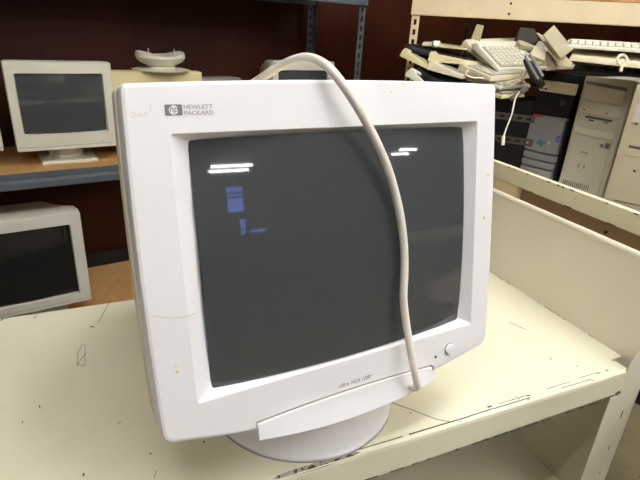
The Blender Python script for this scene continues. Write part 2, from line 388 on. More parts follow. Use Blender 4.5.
# buttons
c = mp(450, 349, .001); MB().lathe([(.0085, -.002), (.0085, .0008), (.0082, .001), (.0078, .0012)], 32, (c.x, c.y, 0)).build('button_ring', MT['dullg'], big, smooth=True, M=MM)
MB().lathe([(.0076, -.002), (.0076, .0022), (.0068, .0032), (.003, .0036)], 32, (c.x, c.y, 0)).build('power_button', MT['btn'], big, smooth=True, M=MM)
c = mp(435.5, 356.8, 0); o = MB().lathe([(.0018, -.002), (.0018, .0004), (.001, .0008)], 16, (c.x, c.y, 0)).build('power_light', MT['dark'], big, M=MM)
# base and neck
MB().lathe([(.131, 0), (.133, .002), (.133, .005), (.130, .008), (.117, .0125), (.09, .018), (.06, .024), (.055, .028)], 96, (.006, -.006, 0)).build('base', MT['shell'], big, smooth=True)
nk = MB(); nk.lathe([(.075, .026), (.08, .034), (.09, .05), (.10, .066), (.095, .072)], 64); nk.build('swivel_neck', MT['shell'], big, smooth=True)
tk = MB(); tk.lathe([(.131, .0002), (.1337, .0002), (.1337, .0010), (.131, .0010)], 96, (.006, -.006, 0)); tk.build('base_rim', MT['grey'], big)
# lettering
lg = MB(); c0 = mp(166.3, 105.8); c1 = mp(180.6, 113.6); w = c1.x-c0.x
cxl, cyl = (c0.x+c1.x)/2, (c0.y+c1.y)/2-.0002; hw, hh = .0076, .0047; rr = .0041
ou = []; inn = []
for k in range(48):
    t = 2*PI*k/48; dx, dy = math.cos(t), math.sin(t)
    s = min(hw/abs(dx) if abs(dx) > 1e-6 else 9, hh/abs(dy) if abs(dy) > 1e-6 else 9)
    ou.append((cxl+dx*s, cyl+dy*s)); inn.append((cxl+dx*rr, cyl+dy*rr))
lg.loops([[V((x, y, .0003)) for x, y in ou], [V((x, y, .0003)) for x, y in inn]], False, False)
lg.build('company_emblem', MT['logo'], big, M=MM)
text_mesh('emblem_letters', 'hp', .0078, MT['logo'], big, MM @ Matrix.Translation((cxl-.0039, cyl-.0016, .0003)), shear=.25, extr=.0001)
p = mp(183.2, 111.5)
text_mesh('company_lettering', 'HEWLETT', .0053, MT['ink'], big, MM @ Matrix.Translation((cxl+.0086, cyl+.0006, .0003)), extr=.00012, sx=1.12)
text_mesh('company_lettering', 'PACKARD', .0053, MT['ink'], big, MM @ Matrix.Translation((cxl+.0086, cyl-.0046, .0003)), extr=.00012, sx=1.12)
p = mp(338.5, 388.3)
text_mesh('model_lettering', 'Ultra VGA 1280', .0072, MT['ink'], big, MM @ Matrix.Translation((p.x, p.y, .0003)) , shear=.45, extr=.00012, sx=.92)
# marks on the face
mk = MB()
def mline(mb, pts, w):
    P = [mp(*q, .0003) for q in pts]
    for p, q in zip(P, P[1:]):
        d = (q-p).normalized(); s = V((-d.y, d.x, 0))*w/2
        mb.add([p-s, q-s, q+s, p+s], [(0, 1, 2, 3)])
mline(mk, [(131, 115), (133, 118), (136, 116), (134, 112), (131, 113)], .0007); mline(mk, [(138, 117), (140, 113), (143, 117), (146, 112), (148, 115)], .0007); mline(mk, [(150, 104), (151, 112)], .0007)
mk2 = MB(); mline(mk2, [(151, 316), (170, 318), (185, 317), (196, 313)], .0008)
mk2.build('scuff_mark', MT['pencil'], big, M=MM); tag(mk.build('pencil_scrawl', MT['pencil'], big, M=MM), kind='stuff')
st = MB()
for (u, v, r) in ((403.5, 84, .0016), (391, 92, .001), (484, 218, .0022), (177, 372, .0016), (176, 366, .001), (488, 175, .0016)):
    c = mp(u, v, .0003); st.add([V((c.x+r*math.cos(t)*(1+.3*math.sin(3*t)), c.y+r*math.sin(t), .0003)) for t in [2*PI*k/12 for k in range(12)]], [tuple(range(12))])
tag(st.build('stain_spots', MT['stain'], big, M=MM), kind='stuff')

# cable draped over the monitor: it belongs to it
path = [(212, 112, -.30), (240, 92, -.16), (264, 76.5, -.085), (283, 64.5, -.05), (305, 57.5, -.018), (324, 64, .004), (341, 82, .016), (358, 108, .018), (374, 137, .016), (387, 166, .014), (396, 196, .012), (401, 220, .011),
        (404, 246, .0105), (404.5, 272, .0105), (403.5, 298, .0105), (406, 322, .011), (410, 346, .015), (414, 368, .021), (417, 384, .021)]
P = [mp(u, v, z) for u, v, z in path]
P += [P[-1]+V((.0015, -.0085, -.007)), P[-1]+V((.002, -.011, -.022)), P[-1]+V((.002, -.008, -.05))]
MB().tube(smooth_path(P, 8), .0047, 14).build('video_cable', MT['cable'], big, smooth=True, M=MM)
dm = MB(); SP = smooth_path(P, 8)
for k in range(17, 36, 2):             # printed dashes on the cable jacket
    a, b = SP[k], SP[k+1]; s = V((0, .0012, .0047)); q = a+(b-a)*.9
    dm.tube([a+s, q+s], .00055, 5)
tag(dm.build('cable_print', MT['bay'], big, M=MM), kind='stuff')

# ------------------------------------------------------------------ blue-grey shelving along the back wall
blue = empty('steel_shelving', BA+V((0, 0, FZ)), AZ)
tag(blue, 'blue-grey slotted steel shelving with particle boards against the brown wall', 'shelving')
ZO = -FZ
def slotted(x0, x1, y, z0, z1, th=.002, pitch=.04):     # a flange in the x-z plane with slots cut through
    mb = MB(); w = x1-x0; e = w*.32
    mb.box((x0, y, z0), (x0+e, y+th, z1)).box((x1-e, y, z0), (x1, y+th, z1))
    z = z0
    while z < z1:
        mb.box((x0+e, y, z), (x1-e, y+th, min(z+pitch*.45, z1))); z += pitch
    return mb
def slotted_y(y0, y1, x, z0, z1, th=.002, pitch=.04):
    m = slotted(y0, y1, 0, z0, z1, th, pitch); m.v = [(x+b, a, c) for a, b, c in m.v]; return m
SL, SR, SD = -1.0, 1.565, .45
for (x, y, sx, sy) in ((SR, 0, -1, 1), (SR, SD, -1, -1), (SL, 0, 1, 1), (SL, SD, 1, -1)):
    m = slotted(min(x, x+sx*.034), max(x, x+sx*.034), y, 0, ZO+.95)
    m2 = slotted_y(min(y, y+sy*.034), max(y, y+sy*.034), x, 0, ZO+.95); m.add(m2.v, m2.f)
    m.build('post', MT['blue'], blue)
for z, hb in ((-.068, .045), (-.70, .045), (.662, .070)):
    zz = ZO+z
    MB().box((SL+.002, .003, zz), (SR-.002, SD-.003, zz+.016)).build('shelf_board', MT['board'], blue, bev=.001)
    for y in (.0, SD-.004):
        MB().box((SL, y-.003, zz-.004), (SR, y-.001, zz+.018)).loops([[V((x, b, c)) for b, c in ((y-.001, zz-.004), (y-.008, zz-.007), (y-.016, zz-.015), (y-.016, zz-hb+.006), (y-.001, zz-hb+.006))] for x in (SL, SR)]).build('beam', MT['blue'], blue, bev=.0008)
MB().box((SL, SD+.003, ZO-.684), (SR, SD+.008, ZO-.615)).build('gap_shade_strip', MT['black2'], blue)  # black strip stands for the shade in the gap behind the lowest board

def crt(loc, az, W, z0, z1, sx0, sx1, sz0, sz1, m, label, base=.20, group=None, depth=.36, screen=None, tilt=0):
    """desktop CRT: x 0..W along the face, z0..z1 above its support"""
    r = empty('crt_monitor', loc, az); tag(r, label, 'monitor', group)
    T = Matrix.Translation((0, 0, z0)) @ Matrix.Rotation(-tilt, 4, 'X') @ Matrix.Translation((0, 0, -z0))
    def rect(x0, x1, a, b, y, rr=.006, k=4):
        P = []
        for (cx, cz, t0) in ((x1-rr, b-rr, 0), (x0+rr, b-rr, PI/2), (x0+rr, a+rr, PI), (x1-rr, a+rr, 1.5*PI)):
            for i in range(k+1): t = t0+PI/2*i/k; P.append(V((cx+rr*math.cos(t), y, cz+rr*math.sin(t))))
        return P
    MB().loops([rect(sx0, sx1, sz0, sz1, .014), rect(sx0-.004, sx1+.004, sz0-.004, sz1+.004, 0), rect(.002, W-.002, z0+.002, z1-.002, 0, .005), rect(0, W, z0, z1, .003, .006), rect(0, W, z0, z1, .05, .006)], False, False).build('bezel', m, r, smooth=True, M=T)
    MB().loops([rect(.002, W-.002, z0+.002, z1-.002, .048, .012), rect(.002, W-.002, z0+.004, z1-.002, .09, .014), rect(.03, W-.03, z0+.02, z1-.03, .2, .03), rect(.07, W-.07, z0+.05, z1-.07, depth, .04)], False, True).build('rear_housing', m, r, smooth=True, M=T)
    g = MB(); n = 12; vs = []; fs = []
    cx, cz = (sx0+sx1)/2, (sz0+sz1)/2
    for j in range(n+1):
        for i in range(n+1):
            x = sx0-.001+(sx1-sx0+.002)*i/n; z = sz0-.001+(sz1-sz0+.002)*j/n; vs.append((x, .002+((x-cx)**2+(z-cz)**2)/2.4, z))
    for j in range(n):
        for i in range(n): fs.append((j*(n+1)+i, j*(n+1)+i+1, (j+1)*(n+1)+i+1, (j+1)*(n+1)+i))
    g.add(vs, fs).build('screen_glass', MT[screen or 'glass'], r, smooth=True, M=T)
    bt = MB(); bt.lathe([(.006, 0), (.006, .003), (.004, .004)], 16); bt.v = [(W*.84+a, -c, z0+.022+b) for a, b, c in bt.v]; bt.build('power_button', m, r, M=T)
    MB().box((.01, -.0006, z0+.0145), (W-.01, .001, z0+.0155)).build('lower_seam', MT['bay'], r, M=T)
    MB().box((W/2-base/2, .03, 0), (W/2+base/2, .24, .014)).build('base', m, r, bev=.004)
    nk = MB(); nk.lathe([(.07, .011), (.06, .02), (.075, max(z0+.004, .03))], 32, (W/2, .14, 0)); nk.build('swivel_neck', m, r, smooth=True)
    return r
SZ = -.052
def bl(t, n, z): p = BA+BD*t+BN*n; return V((p.x, p.y, z))
crt(bl(.068, .05, SZ), AZ, .351, .065, .380, .032, .315, .127, .336, MT['b1'], 'beige CRT monitor standing on the upper shelf left of the large monitor')
crt(bl(-.345, .06, SZ), AZ-rad(2), .372, .075, .37, .035, .335, .13, .33, MT['b1'], 'beige CRT monitor cut off by the left picture edge, upper shelf')
m2 = crt(bl(-.19, .0, -.684), AZ, .428, .064, .460, .048, .384, .108, .409, MT['b2'], 'grey-beige CRT monitor on the lower shelf behind the workbench', base=.25, depth=.40, screen='glassd')
# a second front foot bar is hidden by the bench; keep the shelf things simple beyond here
crt(bl(1.19, .2, SZ), AZ, .36, .06, .385, .035, .325, .11, .340, MT['b2'], 'small beige CRT monitor peeping over the top of the large monitor', depth=.24)
MB2 = crt(bl(.40+.02, .10, SZ), AZ, .375, .05, .343, .03, .345, .09, .285, MT['yel'], 'yellowed CRT monitor with an upturned swivel stand lying on top', depth=.33)
crt(bl(.82, .19, SZ), AZ, .20, .05, .308, .03, .17, .09, .27, MT['dullg'], 'dull low monitor casing between the yellowed and the small beige monitors', base=.15, depth=.24)
# upturned swivel stand on the yellowed monitor
w0 = bp(157, 72, BN, BN.dot(BA+BN*.16))
ps = empty('monitor_stand', V((w0.x, w0.y, SZ+.343))+BD*.018, AZ); tag(ps, 'pale swivel stand without monitor lying on the yellowed monitor', 'monitor stand')
MB().lathe([(.02, 0), (.115, .0), (.118, .004), (.10, .008), (.06, .010), (.055, .016)], 48).build('base_plate', MT['b1'], ps, smooth=True)
cu = MB(); nn = 40; loops = []
for (rx, z, sag) in ((.05, .014, 0), (.062, .022, 0), (.09, .036, 0), (.102, .052, .3), (.098, .070, 1), (.086, .074, 1.1), (.04, .066, .6)):
    loops.append([V((rx*math.cos(2*PI*k/nn), rx*.8*math.sin(2*PI*k/nn), z-.012*sag*(math.sin(2*PI*k/nn)**2)+.006*sag*(abs(math.cos(2*PI*k/nn))-.5))) for k in range(nn)])
cu.loops(loops).build('cup', MT['b1'], ps, smooth=True)
for x in (-.048, .048): MB().tube([(x*1.1, -.02, .05), (x*1.1, -.02, .086)], .0022, 8).build('hook', MT['b1'], ps)

# ------------------------------------------------------------------ ivory rack on the right
UE = V((.695, -.719, 0)); UN = V((.719, .695, 0)); UO = V((.485, 1.58, 0)); UA = math.atan2(UE.y, UE.x)
def ul(e, n, z): p = UO+UE*e+UN*n; return V((p.x, p.y, z))
rack = empty('steel_shelving', UO+V((0, 0, FZ)), UA)
tag(rack, 'ivory slotted steel shelving loaded with keyboards and computer towers', 'shelving')
UL = 1.35
for (x, y, sx, sy) in ((0, 0, 1, 1), (.16, .55, 1, -1), (UL, 0, -1, 1), (UL, .5, -1, -1)):
    m = slotted(min(x, x+sx*.034), max(x, x+sx*.034), y, 0, ZO+.95)
    m2 = slotted_y(min(y, y+sy*.03), max(y, y+sy*.03), x, 0, ZO+.95); m.add(m2.v, m2.f)
    m.build('post', MT['ivory'] if y == 0 else MT['dullg'], rack)  # rear posts in dull grey, their shade put into the colour
MB().box((-.004, -.006, ZO+.566), (UL, -.003, ZO+.644)).box((-.004, -.006, ZO+.566), (UL, .02, ZO+.569)).build('beam', MT['ivory'], rack, bev=.001)
MB().box((.0, -.004, ZO+.646), (UL, .55, ZO+.69)).build('shelf_board', MT['ply'], rack, bev=.001)
MB().box((-.002, -.03, ZO-.085), (UL, .5, ZO-.067)).build('shelf_board', MT['ply'], rack, bev=.001)
MB().box((.50, -.34, ZO-.085), (UL, -.031, ZO-.067)).build('shelf_extension', MT['ivory'], rack, bev=.001)
for u, v in ((511, 3.5), (509, 14)):
    p = bp(u, v, UN, UN.dot(UO-UN*.007)); e = (p-UO).dot(UE); b = MB(); b.lathe([(.0045, 0), (.0045, .003), (.003, .004)], 14); b.v = [(e+x, -.006-z, p.z-FZ+y) for x, y, z in b.v]
    b.build('bolt_or_hole', MT['dark'], rack)

# black case added to fill the dark void and carry the keyboard pile
bc = empty('void_fill_case', ul(.045, .05, -.066), UA); tag(bc, 'black case added to fill the dark void under the keyboard pile', 'equipment case')
MB().box((0, .004, 0), (.54, .24, .325)).build('body', MT['black2'], bc, bev=.004)
MB().box((.01, 0, .01), (.53, .0045, .315)).build('front_panel', MT['black2'], bc, bev=.002)
# slotted braces in front of it
br = empty('slotted_brace', bp(480, 116, UN, UN.dot(UO+UN*.0)), 0)
bpy.data.objects.remove(br)
def brace(p0, p1, label):
    A_ = at(*p0); B_ = at(*p1); B_.z = A_.z; L_ = (B_-A_).length
    m = slotted(-.012, .012, 0, 0, L_, .002, .03); m.v = [(c, b, a) for a, b, c in m.v]
    o = m.build('slotted_angle', MT['browng'], None, bev=0); d = (B_-A_).normalized()
    o.location = A_; o.rotation_euler = (0, 0, math.atan2(d.y, d.x)); tag(o, label, 'steel angle', 'slotted angles beside the silver tower')
brace((470, 112, 1.80), (534, 124.5, 1.72), 'upper slotted steel angle in the dark left of the silver-fronted tower')
brace((468, 134, 1.82), (531, 150.5, 1.74), 'lower slotted steel angle in the dark left of the silver-fronted tower')

# ------------------------------------------------------------------ computer towers
class Tower:
    def __init__(s, px, z, az, w, h, d, m, label):
        p = bp(px[0], px[1], (0, 0, 1), z); s.w, s.h = w, h
        s.az = rad(az); s.x = V((math.cos(s.az), math.sin(s.az), 0)); s.n = V((-s.x.y, s.x.x, 0)); s.o = V((p.x, p.y, z-h))
        s.r = empty('computer_tower', s.o, s.az); tag(s.r, label, 'computer tower')
    def at(s, u, v):
        p = bp(u, v, s.n, s.n.dot(s.o))-s.o; return p.dot(s.x), p.z
    def plate(s, name, pts, m, t=.003, back=.002, bev=.0, par=None):
        q = [s.at(*p) for p in pts]
        return MB().prism(q, -t, back, lambda a, b, d: V((a, d, b))).build(name, m, par or s.r, bev=bev)
    def rect(s, name, x0, x1, z0, z1, m, t=.003, back=.002, bev=.0):
        return MB().box((x0, -t, z0), (x1, back, z1)).build(name, m, s.r, bev=bev)
T1 = Tower((541.5, 70.5), .384, -72, .163, .45, .42, None, 'black computer tower with silver lower front and emblem')
w, h = T1.w, T1.h
MB().box((.004, .012, 0), (w-.004, .42, h-.004)).build('case', MT['black'], T1.r, bev=.004)
# rounded black upper fascia, silver curved door below
fa = MB(); z_split = T1.at(545, 117)[1]
pf = [(.0, h), (-.006, h-.004), (-.010, h-.02), (-.012, z_split+.002), (.014, z_split+.002), (.014, h)]
fa.loops([[V((x, y, z)) for y, z in pf] for x in (.004, w-.004)]); fa.build('upper_fascia', MT['black'], T1.r, bev=.002)
z2 = T1.at(540, 152)[1]
do = MB(); lo = []
for i in range(13):
    s_ = i/12; x = .006+(w-.02)*s_; lo.append((x, -.012-.006*math.sin(PI*s_)))
def strip(name, za, zb, m, k=0):
    mb = MB(); mb.loops([[V((x, y, za)) for x, y in lo]+[V((x, .012, za)) for x, y in lo[::-1]], [V((x, y, zb)) for x, y in lo]+[V((x, .012, zb)) for x, y in lo[::-1]]]); return mb.build(name, m, T1.r, bev=.003, smooth=True)
strip('silver_door', z2+.003, z_split-.001, MT['silver'])
strip('lower_bar', z2-.031, z2-.003, MT['silver']); strip('lower_bar', z2-.063, z2-.036, MT['silver'])
strip('lower_bar', z2-.16, z2-.068, MT['silver'])
cdp = T1.plate('optical_drive', [(542.5, 79.5), (541, 90.5), (576, 95.5), (579, 84.5)], MT['cream'], .016, 0, .001)
def tpl(name, pts, m, t, T=T1, par=None): return T.plate(name, pts, m, t, -t+.001, 0, par)
tpl('drive_tray', [(545, 81), (544.4, 84), (576.8, 88.8), (577.4, 85.6)], MT['yel'], .0175, par=cdp)
tpl('drive_button', [(543.4, 87.3), (543.2, 88.8), (545, 89.1), (545.2, 87.6)], MT['dark'], .0175, par=cdp)
tpl('drive_button', [(546.4, 87.8), (546.2, 89.3), (549, 89.7), (549.2, 88.2)], MT['dark'], .0175, par=cdp)
tpl('floppy_recess', [(543, 101), (542, 108), (566, 112), (568, 104)], MT['black2'], .014)
q = T1.at(564, 103); b = MB(); b.lathe([(.012, 0), (.012, .003), (.008, .004)], 20); b.v = [(q[0]+x, -.0125-z, q[1]+y) for x, y, z in b.v]; b.build('eject_knob', MT['browng'], T1.r, smooth=True)
T1.plate('red_badge', [(536, 113.6), (535.7, 115.6), (543.5, 116.8), (543.9, 114.8)], MT['red'], .018, 0)
T1.plate('trim_strip', [(545, 115.2), (544.7, 117), (569, 121), (569.4, 118.8)], MT['grey'], .0165, 0)
tpl('emblem', [(537, 142), (541, 140.4), (543, 138.5), (544.5, 141), (549, 142.5), (545, 143.8), (543.5, 146.5), (541.5, 143.8)], MT['teal'], .0195)
tpl('emblem', [(549.5, 142), (551, 140.5), (552.5, 143), (551, 144.8)], MT['white'], .0195)
tpl('sticker', [(558.5, 135.5), (558, 138.5), (563.5, 139.8), (564, 134.8)], MT['violet'], .0185)
tpl('sticker', [(557.4, 139), (557, 141.5), (561.5, 142.4), (562, 140.1)], MT['violet'], .0185)

T2 = Tower((585.5, 75.5), .385, -78, .184, .45, .44, None, 'beige computer tower with two drive bays between the silver-fronted and the cut-off towers')
w, h = T2.w, T2.h
MB().box((.003, .014, 0), (w-.003, .44, h-.004)).build('case', MT['b2'], T2.r, bev=.004)
MB().box((0, 0, 0), (w, .016, h)).build('front_fascia', MT['b2'], T2.r, bev=.006, seg=3)
T2.plate('recess_shadow', [(586.5, 80.5), (586, 83.5), (627, 91.5), (627.5, 88)], MT['dullg'], .0006)
T2.plate('bay_cover', [(586, 84), (583.5, 98), (622.5, 105.5), (626.5, 91.5)], MT['white'], .0025, bev=.001)
T2.plate('optical_drive', [(583, 99.5), (580, 111.5), (619.5, 118.5), (622.3, 107)], MT['white'], .0025, bev=.001)
tpl('drive_button', [(584, 108.8), (583.7, 110), (585.3, 110.3), (585.5, 109.1)], MT['dark'], .0032, T2)
tpl('drive_button', [(606, 112.6), (605.8, 113.8), (608, 114.2), (608.2, 113)], MT['bay'], .0032, T2)
f = T2.plate('floppy_drive', [(579.5, 113), (577, 121), (616, 127.5), (618.8, 119.8)], MT['b1'], .002, bev=.001)
tpl('floppy_slot', [(586, 115.2), (585.2, 117.5), (612, 122.3), (612.6, 120)], MT['bay'], .0028, T2, f)
tpl('floppy_slot', [(589, 119.2), (588.8, 120.4), (594, 121.4), (594.2, 120.2)], MT['dark'], .0028, T2, f)
tpl('eject_button', [(604, 121.2), (603.6, 123.4), (608.4, 124.2), (608.8, 122)], MT['keyg'], .0030, T2, f)
T2.plate('lower_door', [(576.4, 125.5), (574.5, 131), (592, 136), (613.8, 140), (616, 132.4)], MT['white'], .006, bev=.002)
T2.plate('lower_cover', [(574, 132.5), (560, 178), (548, 215), (590, 226), (602, 180), (613, 141.5), (592, 137.5)], MT['b2'], .004, bev=.002)
tpl('badge', [(581.5, 151), (580.6, 153.6), (587.6, 155.4), (588.6, 152.6)], MT['grey'], .005, T2)
tpl('badge', [(582, 152.6), (581.8, 153.6), (587.4, 154.9), (587.6, 153.9)], MT['white'], .0056, T2)
tpl('indicator_slot', [(579, 163.5), (578, 167), (578.8, 167.2), (579.8, 163.8)], MT['bay'], .005, T2)
tpl('indicator_slot', [(584.5, 164.7), (583.7, 168.4), (584.6, 168.6), (585.4, 165)], MT['bay'], .005, T2)
tpl('sticker', [(601, 143.5), (600.2, 147), (603.8, 147.8), (604.6, 144.3)], MT['dullg'], .005, T2)
tpl('sticker', [(606, 142.2), (604.4, 148.4), (610, 149.8), (611.4, 143.4)], MT['grey'], .005, T2)
tpl('sticker_window', [(607, 143.6), (605.8, 147.8), (609, 148.5), (610, 144.4)], MT['bay'], .0055, T2)
vg = MB()
for k in range(14):
    u = 564.5+k*1.9; q0 = T2.at(u, 179.3+k*.48); q1 = T2.at(u-1.1, 184+k*.48)
    vg.box((q0[0]-.0014, -.0052, q1[1]), (q0[0]+.0014, -.003, q0[1]))
vg.build('vent_grille', MT['bay'], T2.r)

T3 = Tower((636.5, 84), .385, -80, .19, .45, .44, None, 'beige computer tower cut off by the right picture edge')
w, h = T3.w, T3.h
MB().box((.003, .014, 0), (w-.003, .44, h-.004)).build('case', MT['cream'], T3.r, bev=.004)
MB().box((0, 0, 0), (w, .016, h)).build('front_fascia', MT['cream'], T3.r, bev=.006, seg=3)
T3.plate('bay_cover', [(638, 104), (631, 122), (660, 128), (664, 108)], MT['white'], .0025, bev=.001)
tpl('power_light', [(636.6, 122.6), (636.2, 124.2), (638, 124.6), (638.4, 123)], MT['dark'], .005, T3)
f = T3.plate('floppy_drive', [(627.5, 143), (624.5, 154.5), (660, 162), (664, 150)], MT['cream'], .002, bev=.001)
tpl('floppy_slot', [(629.5, 145), (628.8, 147.3), (660, 154), (661, 150.5)], MT['bay'], .0028, T3, f)
tpl('badge', [(634, 169.6), (633.5, 171.4), (636, 172), (636.4, 170.2)], MT['dark'], .004, T3)
T3.plate('front_seam', [(614, 199.5), (613.8, 200.3), (640, 206), (640.2, 205.2)], MT['bay'], .0008)

# ------------------------------------------------------------------ keyboards
def kframe(p0, p1, p2):
    """matrix with its origin at p0, x towards p1, y towards p2 (made square), z out of the keys"""
    p0, p1, p2 = at(*p0), at(*p1), at(*p2); x = (p1-p0).normalized(); y = (p2-p0); y = (y-x*y.dot(x)).normalized(); return axes(p0, x, y, x.cross(y))
def keyboard(M, m, label, L_=.45, W_=.165, rows=6, keys='field', km=None, group=None, th=.02, name='computer_keyboard', curve=.012):
    r = empty(name, M=M); tag(r, label, 'keyboard', group); km = km or MT['key']
    # body: wedge profile, rounded ends
    pf = [(0, 0), (0, .008), (.004, .013), (.03, .015), (W_-.03, .024), (W_-.02, .03), (W_-.004, .03), (W_, .024), (W_, 0)]
    lp_ = []
    for x, s in ((0, .55), (.003, .85), (.012, 1), (L_-.012, 1), (L_-.003, .85), (L_, .55)):
        lp_.append([V((x, y, z*s*th/.02-.0)) for y, z in pf])
    MB().loops(lp_).build('body', m, r, smooth=True)
    nx = 18; px = (L_-.03)/nx; py = (W_-.05)/rows; sc_ = th/.02
    if keys: MB().loops([[V((.012, .010, .0125*sc_)), V((L_-.012, .010, .0125*sc_)), V((L_-.012, W_-.034, .0222*sc_)), V((.012, W_-.034, .0222*sc_))], [V((.012, .010, .0150*sc_)), V((L_-.012, .010, .0150*sc_)), V((L_-.012, W_-.034, .0247*sc_)), V((.012, W_-.034, .0247*sc_))]]).build('key_gap_plate', MT['black'] if km == MT['black'] else MT['dullg'], r)  # plate added under the keys to darken the gaps between them
    if keys == 'each':
        kb = MB(); kb.loops([[V((-a, -b, 0)), V((a, -b, 0)), V((a, b, 0)), V((-a, b, 0))] for a, b in ((px*.46, py*.44),)]+[[V((-a, -b, .009)), V((a, -b, .009)), V((a, b, .009)), V((-a, b, .009))] for a, b in ((px*.33, py*.32),)])
        k0 = None; c_ = 0
        for j in range(rows):
            for i in range(nx):
                if c_ >= 99 or i > 15: continue
                if k0 is None: k = k0 = kb.build('key', km, r)
                else: k = k0.copy(); C.objects.link(k); k.parent = r
                y = .012+py*(j+.5); k.location = (.015+px*(i+.5), y, (.0115+.011*y/W_)*sc_); c_ += 1
    elif keys == 'field':
        kb = MB(); xs = []; ys = []
        for i in range(nx): xs += [(.015+px*(i+.06), 0), (.015+px*(i+.2), 1), (.015+px*(i+.8), 1), (.015+px*(i+.94), 0)]
        for j in range(rows): ys += [(.012+py*(j+.06), 0), (.012+py*(j+.2), 1), (.012+py*(j+.8), 1), (.012+py*(j+.94), 0)]
        vs = [V((x, y, (.011+.009*y/W_)*sc_+.009*(a*b))) for y, b in ys for x, a in xs]; nn_ = len(xs)
        kb.add(vs, [(q*nn_+p, q*nn_+p+1, (q+1)*nn_+p+1, (q+1)*nn_+p) for q in range(len(ys)-1) for p in range(nn_-1)])
        kb.build('key_field', km, r)
    return r
G = 'keyboards heaped on the ivory shelving'
# (origin, x-point, y-point): x runs along the long side
keyboard(kframe((498, 72, 1.84), (560, 69.5, 2.0), (474, 42, 1.97)), MT['white'], 'white keyboard tilted with its keys facing out, on top of the heap', keys='each', group=G, rows=6)
keyboard(kframe((488, 66, 1.90), (545, 62, 2.05), (466, 47, 2.0)), MT['cream'], 'cream keyboard half hidden left of the tilted white keyboard', group=G, L_=.40)
def flat(u, v, Z, az, pitch=0, roll=0):
    o = at(u, v, Z); a_, p_ = rad(az), rad(pitch); x = V((math.cos(a_)*math.cos(p_), math.sin(a_)*math.cos(p_), math.sin(p_))); h_ = V((-math.sin(a_), math.cos(a_), math.sin(rad(roll)))); y = (h_-x*h_.dot(x)).normalized()
    return axes(o, x, y, x.cross(y))
def endkb(u0, v0, u1, v1, Z, m, label, L_=.33, up=.0, km=None, keys='field', az=58, th=.02, pitch=0):
    """short end towards the viewer from (u0,v0) to (u1,v1), long side running away into the shelf"""
    p0 = at(u0, v0, Z); p1 = at(u1, v1, Z-.05); s = (p1-p0); wd = s.length; s.normalize()
    f_ = V((math.cos(rad(az)), math.sin(rad(az)), pitch)); f_ = (f_-s*f_.dot(s)).normalized()
    # x along f_, y = -s side so that z is up
    return keyboard(axes(p1, f_, -s, f_.cross(-s)), m, label, L_=L_, W_=wd, group=G, km=km, keys=keys, th=th)
endkb(399.5, 56, 429, 70, 1.98, MT['yel'], 'yellowed keyboard sticking out at the far left end of the heap', km=MT['yel'], th=.024)
endkb(403, 52, 441, 58, 2.0, MT['black'], 'black keyboard at the left end, lying over the yellowed one', km=MT['black'], th=.022)
endkb(422, 45.5, 466, 50, 2.0, MT['cream'], 'thin cream keyboard sticking out highest at the left, under a white clip', L_=.38, km=MT['dullg'], keys=None, th=.010)
endkb(428, 61, 474, 66, 1.95, MT['yel'], 'yellowed keyboard in the middle of the heap above a curved cream one', km=MT['black'], th=.024)
endkb(427, 69.5, 462, 79, 1.92, MT['cream'], 'curved cream keyboard under the middle yellowed keyboard', km=MT['keyg'], th=.026)
endkb(405, 75, 427, 90, 1.93, MT['white'], 'pale keyboard sloping steeply at the lower left of the heap', km=MT['black'], th=.024)
endkb(414, 72, 446, 88, 1.97, MT['black'], 'black keyboard sloping beside the pale one at the lower left', km=MT['black'], th=.018)
endkb(426, 84, 462, 86, 1.95, MT['black'], 'black keyboard flat at the bottom of the heap', km=MT['black'], th=.02)
keyboard(kframe((490, 81.5, 1.80), (540, 77, 1.93), (459, 71, 1.95)), MT['cream'], 'cream keyboard with rounded end lying under the tilted white keyboard', group=G, th=.026, L_=.26)
keyboard(kframe((499, 90, 1.80), (545, 86, 1.92), (466, 79, 1.95)), MT['b1'], 'beige keyboard second from the bottom right of the heap', group=G, th=.02, L_=.17)
keyboard(kframe((501, 99, 1.80), (545, 95, 1.92), (470, 88, 1.95)), MT['yel'], 'yellow-beige keyboard lowest at the right of the heap', group=G, th=.02, L_=.13)
dkm = kframe((535, 82, 1.74), (523, 56, 1.80), (549, 76, 1.80))
dk = keyboard(dkm, MT['black'], 'dark keyboard with silver strips leaning against the black tower top', L_=.115, W_=.05, keys=None)
for dx in (0, 5): MB().tube([at(525+dx, 56-dx*.4, 1.725), at(538+dx, 79-dx*.6, 1.70)], .004, 6).build('trim_strip', MT['silv2'], dk, smooth=True, M=dkm.inverted())

def slab(name, pts, Z, th, m, label, cat, bev=.001, group=None):
    """flat thing whose near face has the outline pts (each with its own distance)"""
    P = [at(*p) for p in pts]; n = (P[1]-P[0]).cross(P[2]-P[0]).normalized()
    if n.dot(ray(320, 240)) < 0: n = -n
    c_ = sum(P, V((0, 0, 0)))/len(P); P = [p-n*(p-c_).dot(n) for p in P]
    mb = MB().loops([[p-c_ for p in P], [p-c_+n*th for p in P]]); o = mb.build(name, m, None, bev=bev); o.location = c_
    return tag(o, label, cat, group)
slab('card_box', [(477, 24, 2.0), (484, 25.5, 2.0), (479.5, 44, 1.99), (470, 41.5, 1.99)], 0, .012, MT['card'], 'narrow tan card standing upright behind the heap', 'card')
slab('clip', [(433, 40.2, 1.97), (440.5, 40.6, 1.97), (440, 46.5, 1.97), (433.5, 46.2, 1.97)], 0, .02, MT['white'], 'white clip gripping the thin cream keyboard at top left of the heap', 'clip', .003)
slab('blank_panel', [(554, 25, 1.92), (573.5, 49, 1.90), (561, 59, 1.88), (543.5, 34.5, 1.90)], 0, .006, MT['tan'], 'beige square panel leaning in front of the larger cream panels', 'panel')
